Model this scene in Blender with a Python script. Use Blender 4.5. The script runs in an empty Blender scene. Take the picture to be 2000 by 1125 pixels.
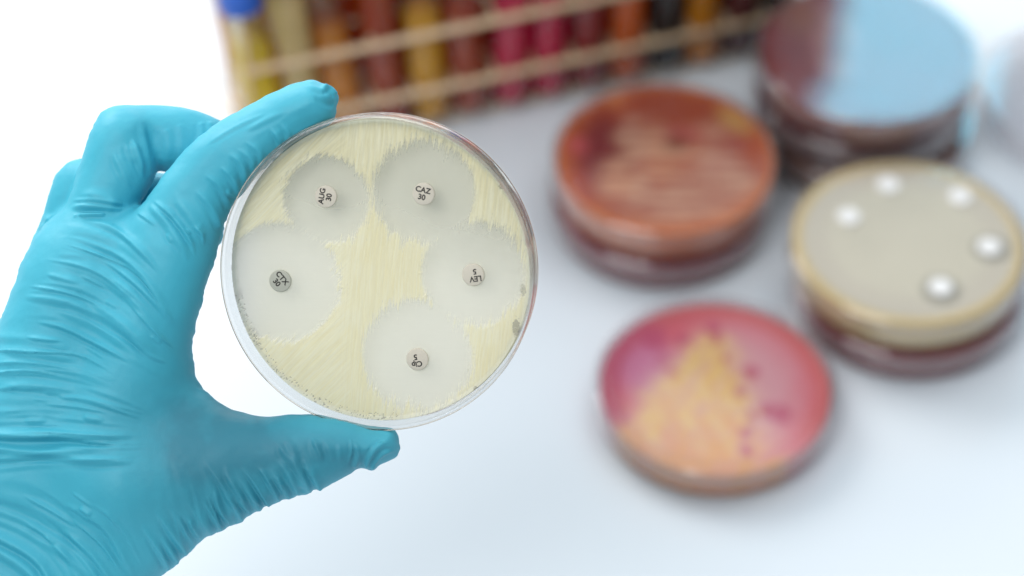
import bpy, bmesh, math, random
import numpy as np
from mathutils import Vector, Matrix

random.seed(7)
rng = np.random.RandomState(11)
S = bpy.context.scene
COL = S.collection
R = math.radians
PI = math.pi

# ------------------------------------------------------------------ camera
H = 0.73                     # camera height above the table (m)
PITCH = R(46.0)
FPX = 5000.0                 # 90 mm lens on a 36 mm sensor, 2000 px wide
cam_d = bpy.data.cameras.new('camera')
cam = bpy.data.objects.new('camera', cam_d)
COL.objects.link(cam)
cam.location = (0, 0, H)
cam.rotation_euler = (PI/2 - PITCH, 0, 0)
cam_d.lens = 90; cam_d.sensor_width = 36
cam_d.clip_start = 0.02; cam_d.clip_end = 50
cam_d.dof.use_dof = True
cam_d.dof.focus_distance = 0.733
cam_d.dof.aperture_fstop = 4.7
cam_d.dof.aperture_blades = 0
S.camera = cam
CP, SP = math.cos(PITCH), math.sin(PITCH)
CR = Matrix(((1, 0, 0), (0, SP, -CP), (0, CP, SP)))       # camera axes -> world
CRn = np.array([[1, 0, 0], [0, SP, -CP], [0, CP, SP]])

def at_depth(px, py, Z):
    return Vector((0, 0, H)) + CR @ Vector(((px-1000)/FPX*Z, -(py-562.5)/FPX*Z, -Z))

def on_plane(px, py, z=0.0):
    d = CR @ Vector(((px-1000)/FPX, -(py-562.5)/FPX, -1))
    t = (z-H)/d.z
    return Vector((0, 0, H)) + d*t

# ------------------------------------------------------------------ world, lamps, exposure
W = bpy.data.worlds.new('World'); S.world = W; W.use_nodes = True
bg = W.node_tree.nodes['Background']
bg.inputs['Color'].default_value = (0.80, 0.91, 1.0, 1)
bg.inputs['Strength'].default_value = 0.38

def area(name, loc, target, sx, sy, power, colr):
    l = bpy.data.lights.new(name, 'AREA'); l.shape = 'RECTANGLE'
    l.size = sx; l.size_y = sy; l.energy = power; l.color = colr
    o = bpy.data.objects.new(name, l); COL.objects.link(o)
    o.location = loc
    o.rotation_euler = (Vector(target)-Vector(loc)).to_track_quat('-Z', 'Y').to_euler()
    return o
area('key_window', (-0.70, 1.40, 0.75), (-0.28, 0.85, 0.05), 0.8, 0.7, 13.0, (1.0, 0.985, 0.96))
area('overhead_fill', (0.45, 1.15, 1.6), (0.25, 0.85, 0.0), 1.4, 1.1, 8.5, (0.93, 0.97, 1.0))  # added soft fill from above, stands for no actual fixture
area('front_fill', (-0.55, 0.0, 1.35), (-0.05, 0.6, 0.25), 0.8, 0.8, 12.5, (1.0, 0.99, 0.98))  # added fill from above the camera for the held dish and glove
area('far_window', (0.313, 1.5, 0.645), (0.313, 0.5, 0.645), 0.124, 0.19, 0.60, (0.19, 0.68, 0.90))
area('far_window_pane', (0.244, 1.5, 0.7175), (0.244, 0.5, 0.7175), 0.013, 0.045, 0.0149, (0.19, 0.68, 0.90))
area('rack_backlight', (0.05, 1.9, 0.36), (0.02, 0.9, 0.03), 1.1, 0.5, 6.0, (1.0, 0.99, 0.97))  # added backlight for the tubes, kept low to stay out of lid reflections

S.view_settings.view_transform = 'Standard'
S.view_settings.look = 'None'
S.view_settings.exposure = 0.0
S.view_settings.gamma = 1.0
S.view_settings.use_curve_mapping = False
S.render.engine = 'CYCLES'
S.cycles.transparent_max_bounces = 40
S.cycles.max_bounces = 10
S.cycles.caustics_reflective = False
S.cycles.caustics_refractive = False

# ------------------------------------------------------------------ helpers
def lin(c):
    return tuple((v/12.92 if v <= 0.04045 else ((v+0.055)/1.055)**2.4) for v in [x/255.0 for x in c])

def tag(o, label=None, cat=None, group=None, kind=None):
    if label: o['label'] = label
    if cat: o['category'] = cat
    if group: o['group'] = group
    if kind: o['kind'] = kind
    return o

def empty(name, loc, rot=None):
    o = bpy.data.objects.new(name, None); COL.objects.link(o)
    o.empty_display_size = 0.02
    o.location = loc
    if rot is not None: o.rotation_euler = rot
    return o

def link_mesh(name, me, mat, parent=None, smooth=True):
    o = bpy.data.objects.new(name, me); COL.objects.link(o)
    if mat: me.materials.append(mat)
    if smooth:
        me.polygons.foreach_set('use_smooth', [True]*len(me.polygons))
    if parent: o.parent = parent
    return o

def mesh_from(name, V, F):
    me = bpy.data.meshes.new(name)
    me.from_pydata([tuple(v) for v in V], [], [tuple(f) for f in F])
    me.update()
    return me

def lathe(name, prof, seg=96, closed=True):
    """prof: list of (r, z); revolves; r=0 ends become poles"""
    V = []; idx = []
    for (r, z) in prof:
        if r < 1e-7:
            idx.append([len(V)]*seg); V.append((0, 0, z))
        else:
            row = []
            for k in range(seg):
                a = 2*PI*k/seg
                row.append(len(V)); V.append((r*math.cos(a), r*math.sin(a), z))
            idx.append(row)
    F = []
    n = len(prof)
    for i in range(n if closed else n-1):
        A = idx[i]; B = idx[(i+1) % n]
        if A[0] == A[-1] and B[0] != B[-1]: F.append(list(reversed(B))); continue      # flat end cap, one face
        if B[0] == B[-1] and A[0] != A[-1]: F.append(list(A)); continue
        for k in range(seg):
            k2 = (k+1) % seg
            q = [A[k], A[k2], B[k2], B[k]]
            u = []
            for v in q:
                if v not in u: u.append(v)
            if len(u) >= 3: F.append(u)
    return mesh_from(name, V, F)

def sharpen(o, ang=40):
    me = o.data
    bm = bmesh.new(); bm.from_mesh(me)
    for e in bm.edges:
        if len(e.link_faces) == 2 and e.calc_face_angle(0) > R(ang): e.smooth = False
    bmesh.ops.recalc_face_normals(bm, faces=bm.faces)
    bm.to_mesh(me); bm.free()
    return o

def tube_mesh(bm, p0, p1, r, seg=12):
    p0 = Vector(p0); p1 = Vector(p1)
    d = (p1-p0); q = d.to_track_quat('Z', 'Y').to_matrix().to_4x4()
    m = Matrix.Translation((p0+p1)/2) @ q
    bmesh.ops.create_cone(bm, cap_ends=True, segments=seg, radius1=r, radius2=r, depth=d.length, matrix=m)

def nodes(name):
    m = bpy.data.materials.new(name); m.use_nodes = True
    nt = m.node_tree; nt.nodes.clear()
    out = nt.nodes.new('ShaderNodeOutputMaterial')
    return m, nt, out

def N(nt, t, **kw):
    n = nt.nodes.new(t)
    for k, v in kw.items():
        if k in n.inputs: n.inputs[k].default_value = v
        else: setattr(n, k, v)
    return n

# value noise in numpy ------------------------------------------------
LAT = rng.rand(256, 256)
def vnoise(x, y):
    xi = np.floor(x).astype(int); yi = np.floor(y).astype(int)
    fx = x-xi; fy = y-yi
    fx = fx*fx*(3-2*fx); fy = fy*fy*(3-2*fy)
    a = LAT[xi & 255, yi & 255]; b = LAT[(xi+1) & 255, yi & 255]
    c = LAT[xi & 255, (yi+1) & 255]; d = LAT[(xi+1) & 255, (yi+1) & 255]
    return (a*(1-fx)+b*fx)*(1-fy)+(c*(1-fx)+d*fx)*fy
def fbm(x, y, o=4):
    s = 0; a = 0.5; t = 0
    for i in range(o):
        s = s+a*vnoise(x+17.3*i, y+5.1*i); t += a; a *= 0.5; x = x*2.03; y = y*2.03
    return s/t
def sstep(a, b, x):
    t = np.clip((x-a)/(b-a), 0, 1); return t*t*(3-2*t)

# ------------------------------------------------------------------ materials
def plastic(name, tint=(0.985, 0.985, 0.985), edge=(0.80, 0.77, 0.74), gloss=1.0, rough=0.04, haze=0.0, refl=0.95, epow=2.5):
    """thin clear polystyrene: see-through face on, more reflective and absorbing edge on"""
    m, nt, out = nodes(name)
    tr = N(nt, 'ShaderNodeBsdfTransparent'); gl = N(nt, 'ShaderNodeBsdfGlossy')
    gl.inputs['Roughness'].default_value = rough
    gl.inputs['Color'].default_value = (gloss, gloss, gloss, 1)
    lw = N(nt, 'ShaderNodeLayerWeight'); lw.inputs['Blend'].default_value = 0.35
    rp = N(nt, 'ShaderNodeMix'); rp.data_type = 'RGBA'
    rp.inputs[6].default_value = (*tint, 1); rp.inputs[7].default_value = (*edge, 1)
    pw = N(nt, 'ShaderNodeMath'); pw.operation = 'POWER'; pw.inputs[1].default_value = epow
    nt.links.new(lw.outputs['Facing'], pw.inputs[0])
    nt.links.new(pw.outputs[0], rp.inputs[0])
    nt.links.new(rp.outputs[2], tr.inputs['Color'])
    l2 = N(nt, 'ShaderNodeLayerWeight'); l2.inputs['Blend'].default_value = 0.5      # facing = 1 - cos, same on both sides
    p5 = N(nt, 'ShaderNodeMath'); p5.operation = 'POWER'; p5.inputs[1].default_value = 5.0
    nt.links.new(l2.outputs['Facing'], p5.inputs[0])
    fr = N(nt, 'ShaderNodeMath'); fr.operation = 'MULTIPLY_ADD'; fr.inputs[1].default_value = refl; fr.inputs[2].default_value = 0.045
    nt.links.new(p5.outputs[0], fr.inputs[0])
    mx = N(nt, 'ShaderNodeMixShader')
    nt.links.new(fr.outputs[0], mx.inputs[0]); nt.links.new(tr.outputs[0], mx.inputs[1]); nt.links.new(gl.outputs[0], mx.inputs[2])
    if haze:
        df = N(nt, 'ShaderNodeBsdfDiffuse'); df.inputs['Color'].default_value = (0.9, 0.9, 0.88, 1)
        tl = N(nt, 'ShaderNodeBsdfTranslucent'); tl.inputs['Color'].default_value = (0.9, 0.9, 0.88, 1)
        m1 = N(nt, 'ShaderNodeMixShader'); m1.inputs[0].default_value = 0.6
        nt.links.new(df.outputs[0], m1.inputs[1]); nt.links.new(tl.outputs[0], m1.inputs[2])
        m2 = N(nt, 'ShaderNodeMixShader'); m2.inputs[0].default_value = haze
        nt.links.new(mx.outputs[0], m2.inputs[1]); nt.links.new(m1.outputs[0], m2.inputs[2]); mx = m2
    nt.links.new(mx.outputs[0], out.inputs['Surface'])
    return m
M_PLASTIC = plastic('clear_plastic', edge=(0.42, 0.36, 0.31), haze=0.12, epow=6.0)
M_PLASTIC2 = plastic('clear_plastic_lids', tint=(0.975, 0.97, 0.975), edge=(0.90, 0.86, 0.88), rough=0.05, haze=0.02)
M_LIDWALL = plastic('hazy_plastic_wall', tint=(0.97, 0.96, 0.965), edge=(0.90, 0.86, 0.88), rough=0.08, haze=0.15)
M_GLASS = plastic('tube_glass', tint=(0.99, 0.99, 0.985), edge=(0.80, 0.80, 0.78), rough=0.03, refl=0.35)

def agar_mat(name, opacity=0.9, transl=0.35, rough=0.28, coat=0.5, sss=0.0):
    """colour from the mesh's own 'tint' attribute, clarity from 'clear'"""
    m, nt, out = nodes(name)
    at = N(nt, 'ShaderNodeAttribute'); at.attribute_name = 'tint'
    ac = N(nt, 'ShaderNodeAttribute'); ac.attribute_name = 'clear'
    pb = N(nt, 'ShaderNodeBsdfPrincipled'); pb.inputs['Roughness'].default_value = rough
    pb.inputs['Specular IOR Level'].default_value = coat
    tl = N(nt, 'ShaderNodeBsdfTranslucent')
    tr = N(nt, 'ShaderNodeBsdfTransparent')
    nt.links.new(at.outputs['Color'], pb.inputs['Base Color'])
    nt.links.new(at.outputs['Color'], tl.inputs['Color'])
    nz = N(nt, 'ShaderNodeTexNoise'); nz.inputs['Scale'].default_value = 900; nz.inputs['Detail'].default_value = 3
    tc = N(nt, 'ShaderNodeTexCoord'); nt.links.new(tc.outputs['Object'], nz.inputs['Vector'])
    bp = N(nt, 'ShaderNodeBump'); bp.inputs['Strength'].default_value = 0.12; bp.inputs['Distance'].default_value = 0.0004
    nt.links.new(nz.outputs['Fac'], bp.inputs['Height']); nt.links.new(bp.outputs[0], pb.inputs['Normal'])
    m1 = N(nt, 'ShaderNodeMixShader'); m1.inputs[0].default_value = transl
    nt.links.new(pb.outputs[0], m1.inputs[1]); nt.links.new(tl.outputs[0], m1.inputs[2])
    m2 = N(nt, 'ShaderNodeMixShader')
    nt.links.new(ac.outputs['Fac'], m2.inputs[0])
    nt.links.new(m1.outputs[0], m2.inputs[1]); nt.links.new(tr.outputs[0], m2.inputs[2])
    nt.links.new(m2.outputs[0], out.inputs['Surface'])
    return m
M_AGAR = agar_mat('agar_gel')
M_AGAR_BACK = agar_mat('agar_gel_background', transl=0.25, rough=0.35)

def simple(name, colr, rough=0.5, spec=0.4, noise=0.0, scale=200, bump=0.0, transl=0.0, metallic=0.0):
    m, nt, out = nodes(name)
    pb = N(nt, 'ShaderNodeBsdfPrincipled'); pb.inputs['Roughness'].default_value = rough
    pb.inputs['Specular IOR Level'].default_value = spec; pb.inputs['Metallic'].default_value = metallic
    tc = N(nt, 'ShaderNodeTexCoord'); nz = N(nt, 'ShaderNodeTexNoise'); nz.inputs['Scale'].default_value = scale
    nz.inputs['Detail'].default_value = 4
    nt.links.new(tc.outputs['Object'], nz.inputs['Vector'])
    mx = N(nt, 'ShaderNodeMix'); mx.data_type = 'RGBA'
    mx.inputs[6].default_value = (*[c*(1-noise) for c in colr], 1)
    mx.inputs[7].default_value = (*[min(1, c*(1+noise)) for c in colr], 1)
    nt.links.new(nz.outputs['Fac'], mx.inputs[0]); nt.links.new(mx.outputs[2], pb.inputs['Base Color'])
    if bump:
        bp = N(nt, 'ShaderNodeBump'); bp.inputs['Strength'].default_value = bump; bp.inputs['Distance'].default_value = 0.0005
        nt.links.new(nz.outputs['Fac'], bp.inputs['Height']); nt.links.new(bp.outputs[0], pb.inputs['Normal'])
    last = pb
    if transl:
        tl = N(nt, 'ShaderNodeBsdfTranslucent'); nt.links.new(mx.outputs[2], tl.inputs['Color'])
        ms = N(nt, 'ShaderNodeMixShader'); ms.inputs[0].default_value = transl
        nt.links.new(pb.outputs[0], ms.inputs[1]); nt.links.new(tl.outputs[0], ms.inputs[2]); last = ms
    nt.links.new(last.outputs[0], out.inputs['Surface'])
    return m
M_TABLE = simple('white_laminate', (0.70, 0.755, 0.805), rough=0.45, spec=0.35, noise=0.012, scale=9)
M_PAPER = simple('disc_paper', lin((228, 220, 204)), rough=0.8, spec=0.1, noise=0.03, scale=3000, bump=0.5, transl=0.15)
M_WHITEDISC = simple('white_disc_paper', (0.92, 0.92, 0.90), rough=0.8, spec=0.1, noise=0.02, scale=2000)
M_INK = simple('black_ink', (0.025, 0.022, 0.02), rough=0.6, noise=0.25, scale=4000)
M_INK2 = simple('pale_ink', lin((120, 112, 120)), rough=0.6, noise=0.2, scale=1000)
M_RACK = simple('rack_wire', lin((214, 184, 148)), rough=0.4, spec=0.5, noise=0.1, scale=60)

# glove
def glove_mat():
    m, nt, out = nodes('nitrile_glove')
    pb = N(nt, 'ShaderNodeBsdfPrincipled')
    tc = N(nt, 'ShaderNodeTexCoord')
    n1 = N(nt, 'ShaderNodeTexNoise'); n1.inputs['Scale'].default_value = 38; n1.inputs['Detail'].default_value = 5
    n2 = N(nt, 'ShaderNodeTexNoise'); n2.inputs['Scale'].default_value = 2600; n2.inputs['Detail'].default_value = 2
    n3 = N(nt, 'ShaderNodeTexNoise'); n3.inputs['Scale'].default_value = 240; n3.inputs['Detail'].default_value = 5
    for n in (n1, n2, n3): nt.links.new(tc.outputs['Object'], n.inputs['Vector'])
    at = N(nt, 'ShaderNodeAttribute'); at.attribute_name = 'stretch_shade'
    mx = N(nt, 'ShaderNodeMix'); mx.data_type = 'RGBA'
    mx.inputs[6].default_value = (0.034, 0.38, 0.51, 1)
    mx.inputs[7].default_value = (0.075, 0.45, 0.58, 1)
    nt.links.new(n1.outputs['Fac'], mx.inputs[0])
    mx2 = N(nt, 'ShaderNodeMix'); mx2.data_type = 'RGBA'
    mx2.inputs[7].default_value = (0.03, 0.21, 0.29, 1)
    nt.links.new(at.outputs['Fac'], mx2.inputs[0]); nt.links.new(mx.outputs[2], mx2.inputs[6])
    nt.links.new(mx2.outputs[2], pb.inputs['Base Color'])
    rr = N(nt, 'ShaderNodeMapRange'); rr.inputs['To Min'].default_value = 0.46; rr.inputs['To Max'].default_value = 0.64
    nt.links.new(n3.outputs['Fac'], rr.inputs['Value']); nt.links.new(rr.outputs[0], pb.inputs['Roughness'])
    pb.inputs['Specular IOR Level'].default_value = 0.4
    pb.inputs['Subsurface Weight'].default_value = 0.10
    pb.inputs['Subsurface Radius'].default_value = (0.0004, 0.0012, 0.0016)
    pb.inputs['Subsurface Scale'].default_value = 1.0
    b1 = N(nt, 'ShaderNodeBump'); b1.inputs['Strength'].default_value = 0.10; b1.inputs['Distance'].default_value = 0.0002
    b2 = N(nt, 'ShaderNodeBump'); b2.inputs['Strength'].default_value = 0.16; b2.inputs['Distance'].default_value = 0.001
    nt.links.new(n2.outputs['Fac'], b1.inputs['Height']); nt.links.new(n3.outputs['Fac'], b2.inputs['Height'])
    nt.links.new(b2.outputs[0], b1.inputs['Normal']); nt.links.new(b1.outputs[0], pb.inputs['Normal'])
    nt.links.new(pb.outputs[0], out.inputs['Surface'])
    return m
M_GLOVE = glove_mat()

# ------------------------------------------------------------------ the table
bm = bmesh.new()
bmesh.ops.create_grid(bm, x_segments=8, y_segments=8, size=1.0)
me = bpy.data.meshes.new('tabletop'); bm.to_mesh(me); bm.free()
tb = link_mesh('tabletop', me, M_TABLE, smooth=False)
tb.location = (0, 0.9, 0); tb.scale = (2.2, 2.0, 1)
tag(tb, 'white laminate tabletop under the dishes and the tube rack', 'table', kind='structure')

# ------------------------------------------------------------------ agar discs from colour functions
def agar_mesh(name, r, z_top, z_bot, step, fn):
    """round gel slab; fn(x_mm, y_mm) -> (height_mm, rgb (n,3) linear, clear (n))"""
    n = int(r/step)
    rings = n
    V = [(0, 0)]
    ringidx = [[0]]
    # square grid clipped to the circle, snapped rim: simple polar-free grid
    g = np.arange(-n-1, n+2)*step
    gx, gy = np.meshgrid(g, g, indexing='ij')
    rr = np.hypot(gx, gy)
    inside = rr <= r - 0.45*step
    ids = -np.ones(gx.shape, int)
    ids[inside] = np.arange(inside.sum())
    P = np.stack([gx[inside], gy[inside]], 1)
    a = ids[:-1, :-1]; b = ids[1:, :-1]; c = ids[1:, 1:]; d = ids[:-1, 1:]
    ok = (a >= 0) & (b >= 0) & (c >= 0) & (d >= 0)
    F = np.stack([a[ok], b[ok], c[ok], d[ok]], 1)
    Z, RGB, CL = fn(P[:, 0]*1000, P[:, 1]*1000)
    V3 = np.column_stack([P, z_top+Z/1000.0])
    # side skirt: lathe-like cylinder of its own vertices
    seg = 160
    an = np.arange(seg)*2*PI/seg
    re = r - 0.9*step
    def fnring(rad):
        return fn(rad*1000*np.cos(an), rad*1000*np.sin(an))
    zr, cr_, clr = fnring(re)
    prof = [(r-1.6*step, z_top-0.00012, 0), (r, z_top+0.0000, 1), (r, z_bot+0.0002, 1), (r-0.0002, z_bot, 1), (r-0.0008, z_bot, 1)]
    base = len(V3)
    addV = []; addC = []; addL = []
    zi, ci, cli = fnring(r-1.6*step)
    for (rad, z, _) in prof:
        addV.append(np.column_stack([rad*np.cos(an), rad*np.sin(an), np.full(seg, z)]))
        addC.append(cr_); addL.append(clr*0)
    V3 = np.vstack([V3]+addV)
    RGB = np.vstack([RGB]+addC); CL = np.concatenate([CL]+addL)
    F2 = []
    for i in range(len(prof)-1):
        for k in range(seg):
            k2 = (k+1) % seg
            F2.append((base+i*seg+k2, base+i*seg+k, base+(i+1)*seg+k, base+(i+1)*seg+k2))
    F2.append([base+(len(prof)-1)*seg+k for k in range(seg-1, -1, -1)])
    me = mesh_from(name, V3.tolist(), F.tolist()+F2)
    at = me.attributes.new('tint', 'FLOAT_COLOR', 'POINT')
    at.data.foreach_set('color', np.column_stack([np.clip(RGB, 0, 1), np.ones(len(RGB))]).ravel())
    ac = me.attributes.new('clear', 'FLOAT', 'POINT')
    ac.data.foreach_set('value', np.clip(CL, 0, 1))
    return me

def mixc(A, B, t):
    return A*(1-t[:, None])+B*t[:, None]
def C(c): return np.array([lin(c)])

# ------------------------------------------------------------------ background dishes
DISH_BASE = lathe('dish_base', [(0, 0.0002), (0.0434, 0.0002), (0.0440, 0.0008), (0.0440, 0.0128), (0.0434, 0.0128), (0.0434, 0.0016), (0.0429, 0.0013), (0, 0.0013)], closed=False)
DISH_LID = lathe('dish_lid', [(0, 0.0147), (0.0440, 0.0147), (0.0445, 0.0147), (0.0455, 0.0140), (0.0455, 0.0055), (0.0447, 0.0055), (0.0447, 0.0132), (0.0442, 0.0135), (0.0438, 0.0135), (0, 0.0135)], closed=False)
RIDGE = lathe('stacking_ridge', [(0.0405, 0.0145), (0.0405, 0.01495), (0.0415, 0.01495), (0.0415, 0.0145)], closed=False)

DH = 0.0162                      # height of one dish
def petri(label, group, loc, fn, rotz=0.0, lid=True, agar=True, top=0.0112, sc=1.0, extra_cat='petri dish'):
    t = empty('petri_dish', loc, (0, 0, rotz)); tag(t, label, extra_cat, group); t.scale = (sc, sc, DH/0.015)
    def part(nm, src):
        me = src.copy() if src.users == 0 else src
        o = bpy.data.objects.new(nm, src); COL.objects.link(o); o.parent = t
        if not src.materials: src.materials.append(M_PLASTIC2)
        src.polygons.foreach_set('use_smooth', [True]*len(src.polygons))
        return o
    b = part('base', DISH_BASE); sharpen(b, 20)
    if lid:
        l = part('lid', DISH_LID); sharpen(l, 20)
        if len(DISH_LID.materials) < 2: DISH_LID.materials.append(M_LIDWALL)
        DISH_LID.polygons.foreach_set('material_index', [1 if p_.center.z < 0.0138 and abs(p_.normal.z) < 0.5 else 0 for p_ in DISH_LID.polygons])
        rd = part('ridge', RIDGE); rd.parent = l
    if agar:
        me = agar_mesh('agar', 0.0433, top, 0.0014, 0.0008, fn)
        o = link_mesh('agar', me, M_AGAR_BACK, t)
    return t

def flat(c, var=0.08):
    def f(x, y):
        n = fbm(x*0.12+3, y*0.12+9)
        rgb = C(c)*(1-var+2*var*n)[:, None]
        return np.zeros_like(x), rgb, np.zeros_like(x)
    return f

def blob(x, y, cx, cy, rx, ry, soft=0.35, rot=0):
    c, s = math.cos(rot), math.sin(rot)
    dx = x-cx; dy = y-cy
    u = (dx*c+dy*s)/rx; v = (-dx*s+dy*c)/ry
    return 1-sstep(1-soft, 1+soft, np.hypot(u, v))

def brown_fn(x, y):
    w = (fbm(x*0.09+2, y*0.09+4)-0.5)*9
    streak = fbm(x*0.05, (y+w*0.3)*0.45+7, 3)
    rgb = np.repeat(C((176, 72, 38)), len(x), 0)
    rgb = mixc(rgb, np.repeat(C((136, 38, 38)), len(x), 0), blob(x, y, -22, 6, 13, 18, 0.5))
    # pale streaked growth
    g = blob(x+w*0.5, y+w*0.4, 4, -15, 31, 24, 0.25)
    g = np.maximum(g, blob(x+w*0.3, y, -8, 12, 12, 13, 0.3)*0.8)
    g = np.maximum(g, blob(x, y, 17, 16, 10, 6, 0.4)*0.6)
    g = g*(0.25+0.95*sstep(0.42, 0.56, streak))
    rgb = mixc(rgb, np.repeat(C((228, 178, 142)), len(x), 0), np.clip(g, 0, 1)*0.9)
    rgb = mixc(rgb, np.repeat(C((196, 92, 88)), len(x), 0), blob(x, y, 8, 14, 8, 4, 0.5)*0.7)
    rgb = mixc(rgb, np.repeat(C((120, 50, 25)), len(x), 0), blob(x, y, 5, 8, 5, 4, 0.5)*0.8)
    # orange margin, stronger at the front and right
    rad = np.hypot(x, y)
    ang = np.arctan2(y, x)
    fr = sstep(0.1, 1.0, 0.55-0.55*np.sin(ang+0.35))
    ring = np.maximum(sstep(33, 40, rad+w*0.4)*(0.08+0.42*fr), sstep(40.5, 42.3, rad))
    rgb = mixc(rgb, np.repeat(C((240, 130, 36)), len(x), 0), ring*0.95)
    rgb = mixc(rgb, np.repeat(C((222, 96, 100)), len(x), 0), blob(x, y, -35, 7, 4, 5, 0.6)*0.8)
    rgb = mixc(rgb, np.repeat(C((222, 176, 90)), len(x), 0), blob(x, y, 29, 22, 4, 9, 0.6, rot=0.7)*0.8)
    rgb = mixc(rgb, np.repeat(C((228, 140, 84)), len(x), 0), blob(x, y, -19, 34, 4, 4, 0.6)*0.8)
    return 0.25*np.clip(g, 0, 1), rgb, np.zeros_like(x)

def tan_fn(x, y):
    n = fbm(x*0.05+8, y*0.05+1)
    rgb = C((234, 229, 206))*(0.94+0.12*n)[:, None]
    rad = np.hypot(x, y)
    rgb = mixc(rgb, np.repeat(C((222, 214, 196)), len(x), 0), sstep(26, 34, rad)*0.6)
    rgb = mixc(rgb, np.repeat(C((238, 214, 146)), len(x), 0), sstep(38.5, 41.5, rad))
    for (cx, cy, rr) in TAN_HALO:
        rgb = mixc(rgb, np.repeat(C((150, 148, 132)), len(x), 0), (1-sstep(rr-2.2, rr+0.3, np.hypot(x-cx, y-cy)))*0.75)
    return np.zeros_like(x), rgb, np.zeros_like(x)

def pink_fn(x, y):
    w = (fbm(x*0.13+5, y*0.13+2)-0.5)*14
    rgb = np.repeat(C((228, 84, 100)), len(x), 0)
    rad = np.hypot(x, y)
    rgb = mixc(rgb, np.repeat(C((230, 168, 176)), len(x), 0), blob(x+w*0.4, y, 10, 2, 22, 30, 0.5)*0.85)
    rgb = mixc(rgb, np.repeat(C((214, 112, 160)), len(x), 0), blob(x+w*0.5, y+w*0.3, -25, 10, 13, 15, 0.5)*0.85)
    rgb = mixc(rgb, np.repeat(C((198, 44, 92)), len(x), 0), sstep(33, 39, rad)*sstep(-0.3, 0.6, -x/40)*0.8)
    rgb = mixc(rgb, np.repeat(C((222, 92, 84)), len(x), 0), sstep(34, 40, rad)*sstep(-0.1, 0.6, (x+y)/40)*0.7)
    # yellow streaked fan widening to the front left
    t = np.clip((28-y)/60, 0, 1)
    cx = 1.5-15*t
    hw = 4+28*t
    edge = (np.abs(x-cx+w*0.35)-hw*(0.62+0.75*fbm(x*0.06, (y-0.5*np.abs(x-cx))*0.42+3, 3)))
    fan = (1-sstep(-4.5, 4.5, edge))*(1-sstep(22, 33, y+w*0.6))
    st = fbm(x*0.5+y*0.25, y*0.10+x*0.02+3, 3)
    fan = fan*np.clip(0.50+2.0*(fbm(x*0.45-y*0.30, x*0.08+y*0.13, 3)-0.36), 0.25, 1)
    halo = (1-sstep(-2, 11, edge))*(1-sstep(20, 36, y+w*0.6))
    rgb = mixc(rgb, np.repeat(C((238, 190, 160)), len(x), 0), halo*0.5)
    yc = mixc(np.repeat(C((252, 214, 104)), len(x), 0), np.repeat(C((244, 166, 56)), len(x), 0), np.clip(0.5+(st-0.5)*2.6-(y+10)/42, 0, 1))
    rgb = mixc(rgb, yc, np.clip(fan*1.1, 0, 1)*0.9)
    rgb = mixc(rgb, np.repeat(C((232, 150, 44)), len(x), 0), fan*sstep(34, 40, rad)*0.8)
    for (px_, py_, r_) in [(1, 30, 3.0), (2, 24, 2.0), (-22, 25, 5.0), (-11, 25, 2.4), (14, 8, 2.8), (24, -13, 4.0), (19, -11, 3.0), (9, -2, 1.8), (13, -14, 2.0), (10, -22, 2.6), (10, -31, 2.8), (-15, 8, 2), (-19, 14, 2.0), (5, 15, 1.6)]:
        rgb = mixc(rgb, np.repeat(C((200, 34, 96)), len(x), 0), blob(x+w*0.15, y, px_, py_, r_, r_*1.15, 0.45)*0.85)
    return fan*0.3, rgb, np.zeros_like(x)

def red_fn(x, y):
    w = (fbm(x*0.12+2, y*0.12+4)-0.5)*10
    st = fbm(x*0.5+3, y*0.06+7, 3)
    rgb = C((132, 10, 14))*(0.85+0.3*fbm(x*0.1, y*0.1+9))[:, None]
    g = blob(x+w, y+w*0.5, -13, 6, 9, 22, 0.4)*(0.4+0.9*sstep(0.4, 0.6, st))
    rgb = mixc(rgb, np.repeat(C((176, 112, 104)), len(x), 0), np.clip(g, 0, 1)*0.85)
    rgb = mixc(rgb, np.repeat(C((140, 66, 20)), len(x), 0), blob(x, y, -27, 22, 8, 12, 0.5)*0.7)
    return 0.2*np.clip(g, 0, 1), rgb, np.zeros_like(x)

def stack(px, py, n, jitter, spec):
    """px, py: where the centre of the topmost lid shows in the photo"""
    P = on_plane(px, py, DH*n)
    out = []
    for k in range(n):
        dx, dy = jitter[k]
        out.append(petri(spec[k][0], spec[k][1], (P.x+dx, P.y+dy, DH*k), spec[k][2], sc=spec[k][3] if len(spec[k]) > 3 else 1.0, top=0.0130))
    return P, out

GR = 'petri dishes on the table'
Pb, _ = stack(1299, 300, 2, [(-0.001, -0.0015), (0, 0)], [
    ('dark red agar dish at the bottom, under the brown and orange dish', GR, flat((150, 16, 40))),
    ('brown and orange agar dish with pale streaked growth, on top of a dark red dish', GR, brown_fn)])

tan_centre = on_plane(1775, 462, 2*DH)
tan_discs_px = [(1735, 362), (1875, 385), (1658, 424), (1932, 483), (1837, 562)]
tan_local = []
for q in tan_discs_px:
    p = on_plane(q[0], q[1], DH+0.0145) - tan_centre
    tan_local.append((p.x*1000, p.y*1000))
TAN_HALO = [(tan_local[3][0], tan_local[3][1], 8.0), (tan_local[4][0], tan_local[4][1], 8.2)]
stack(1775, 462, 2, [(0.0015, -0.002), (0, 0)], [
    ('dark red agar dish underneath the beige dish with five white discs', GR, flat((146, 20, 40)), 1.02),
    ('petri dish of beige agar with a yellow edge, holding five white discs', GR, tan_fn, 1.03)])

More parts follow.
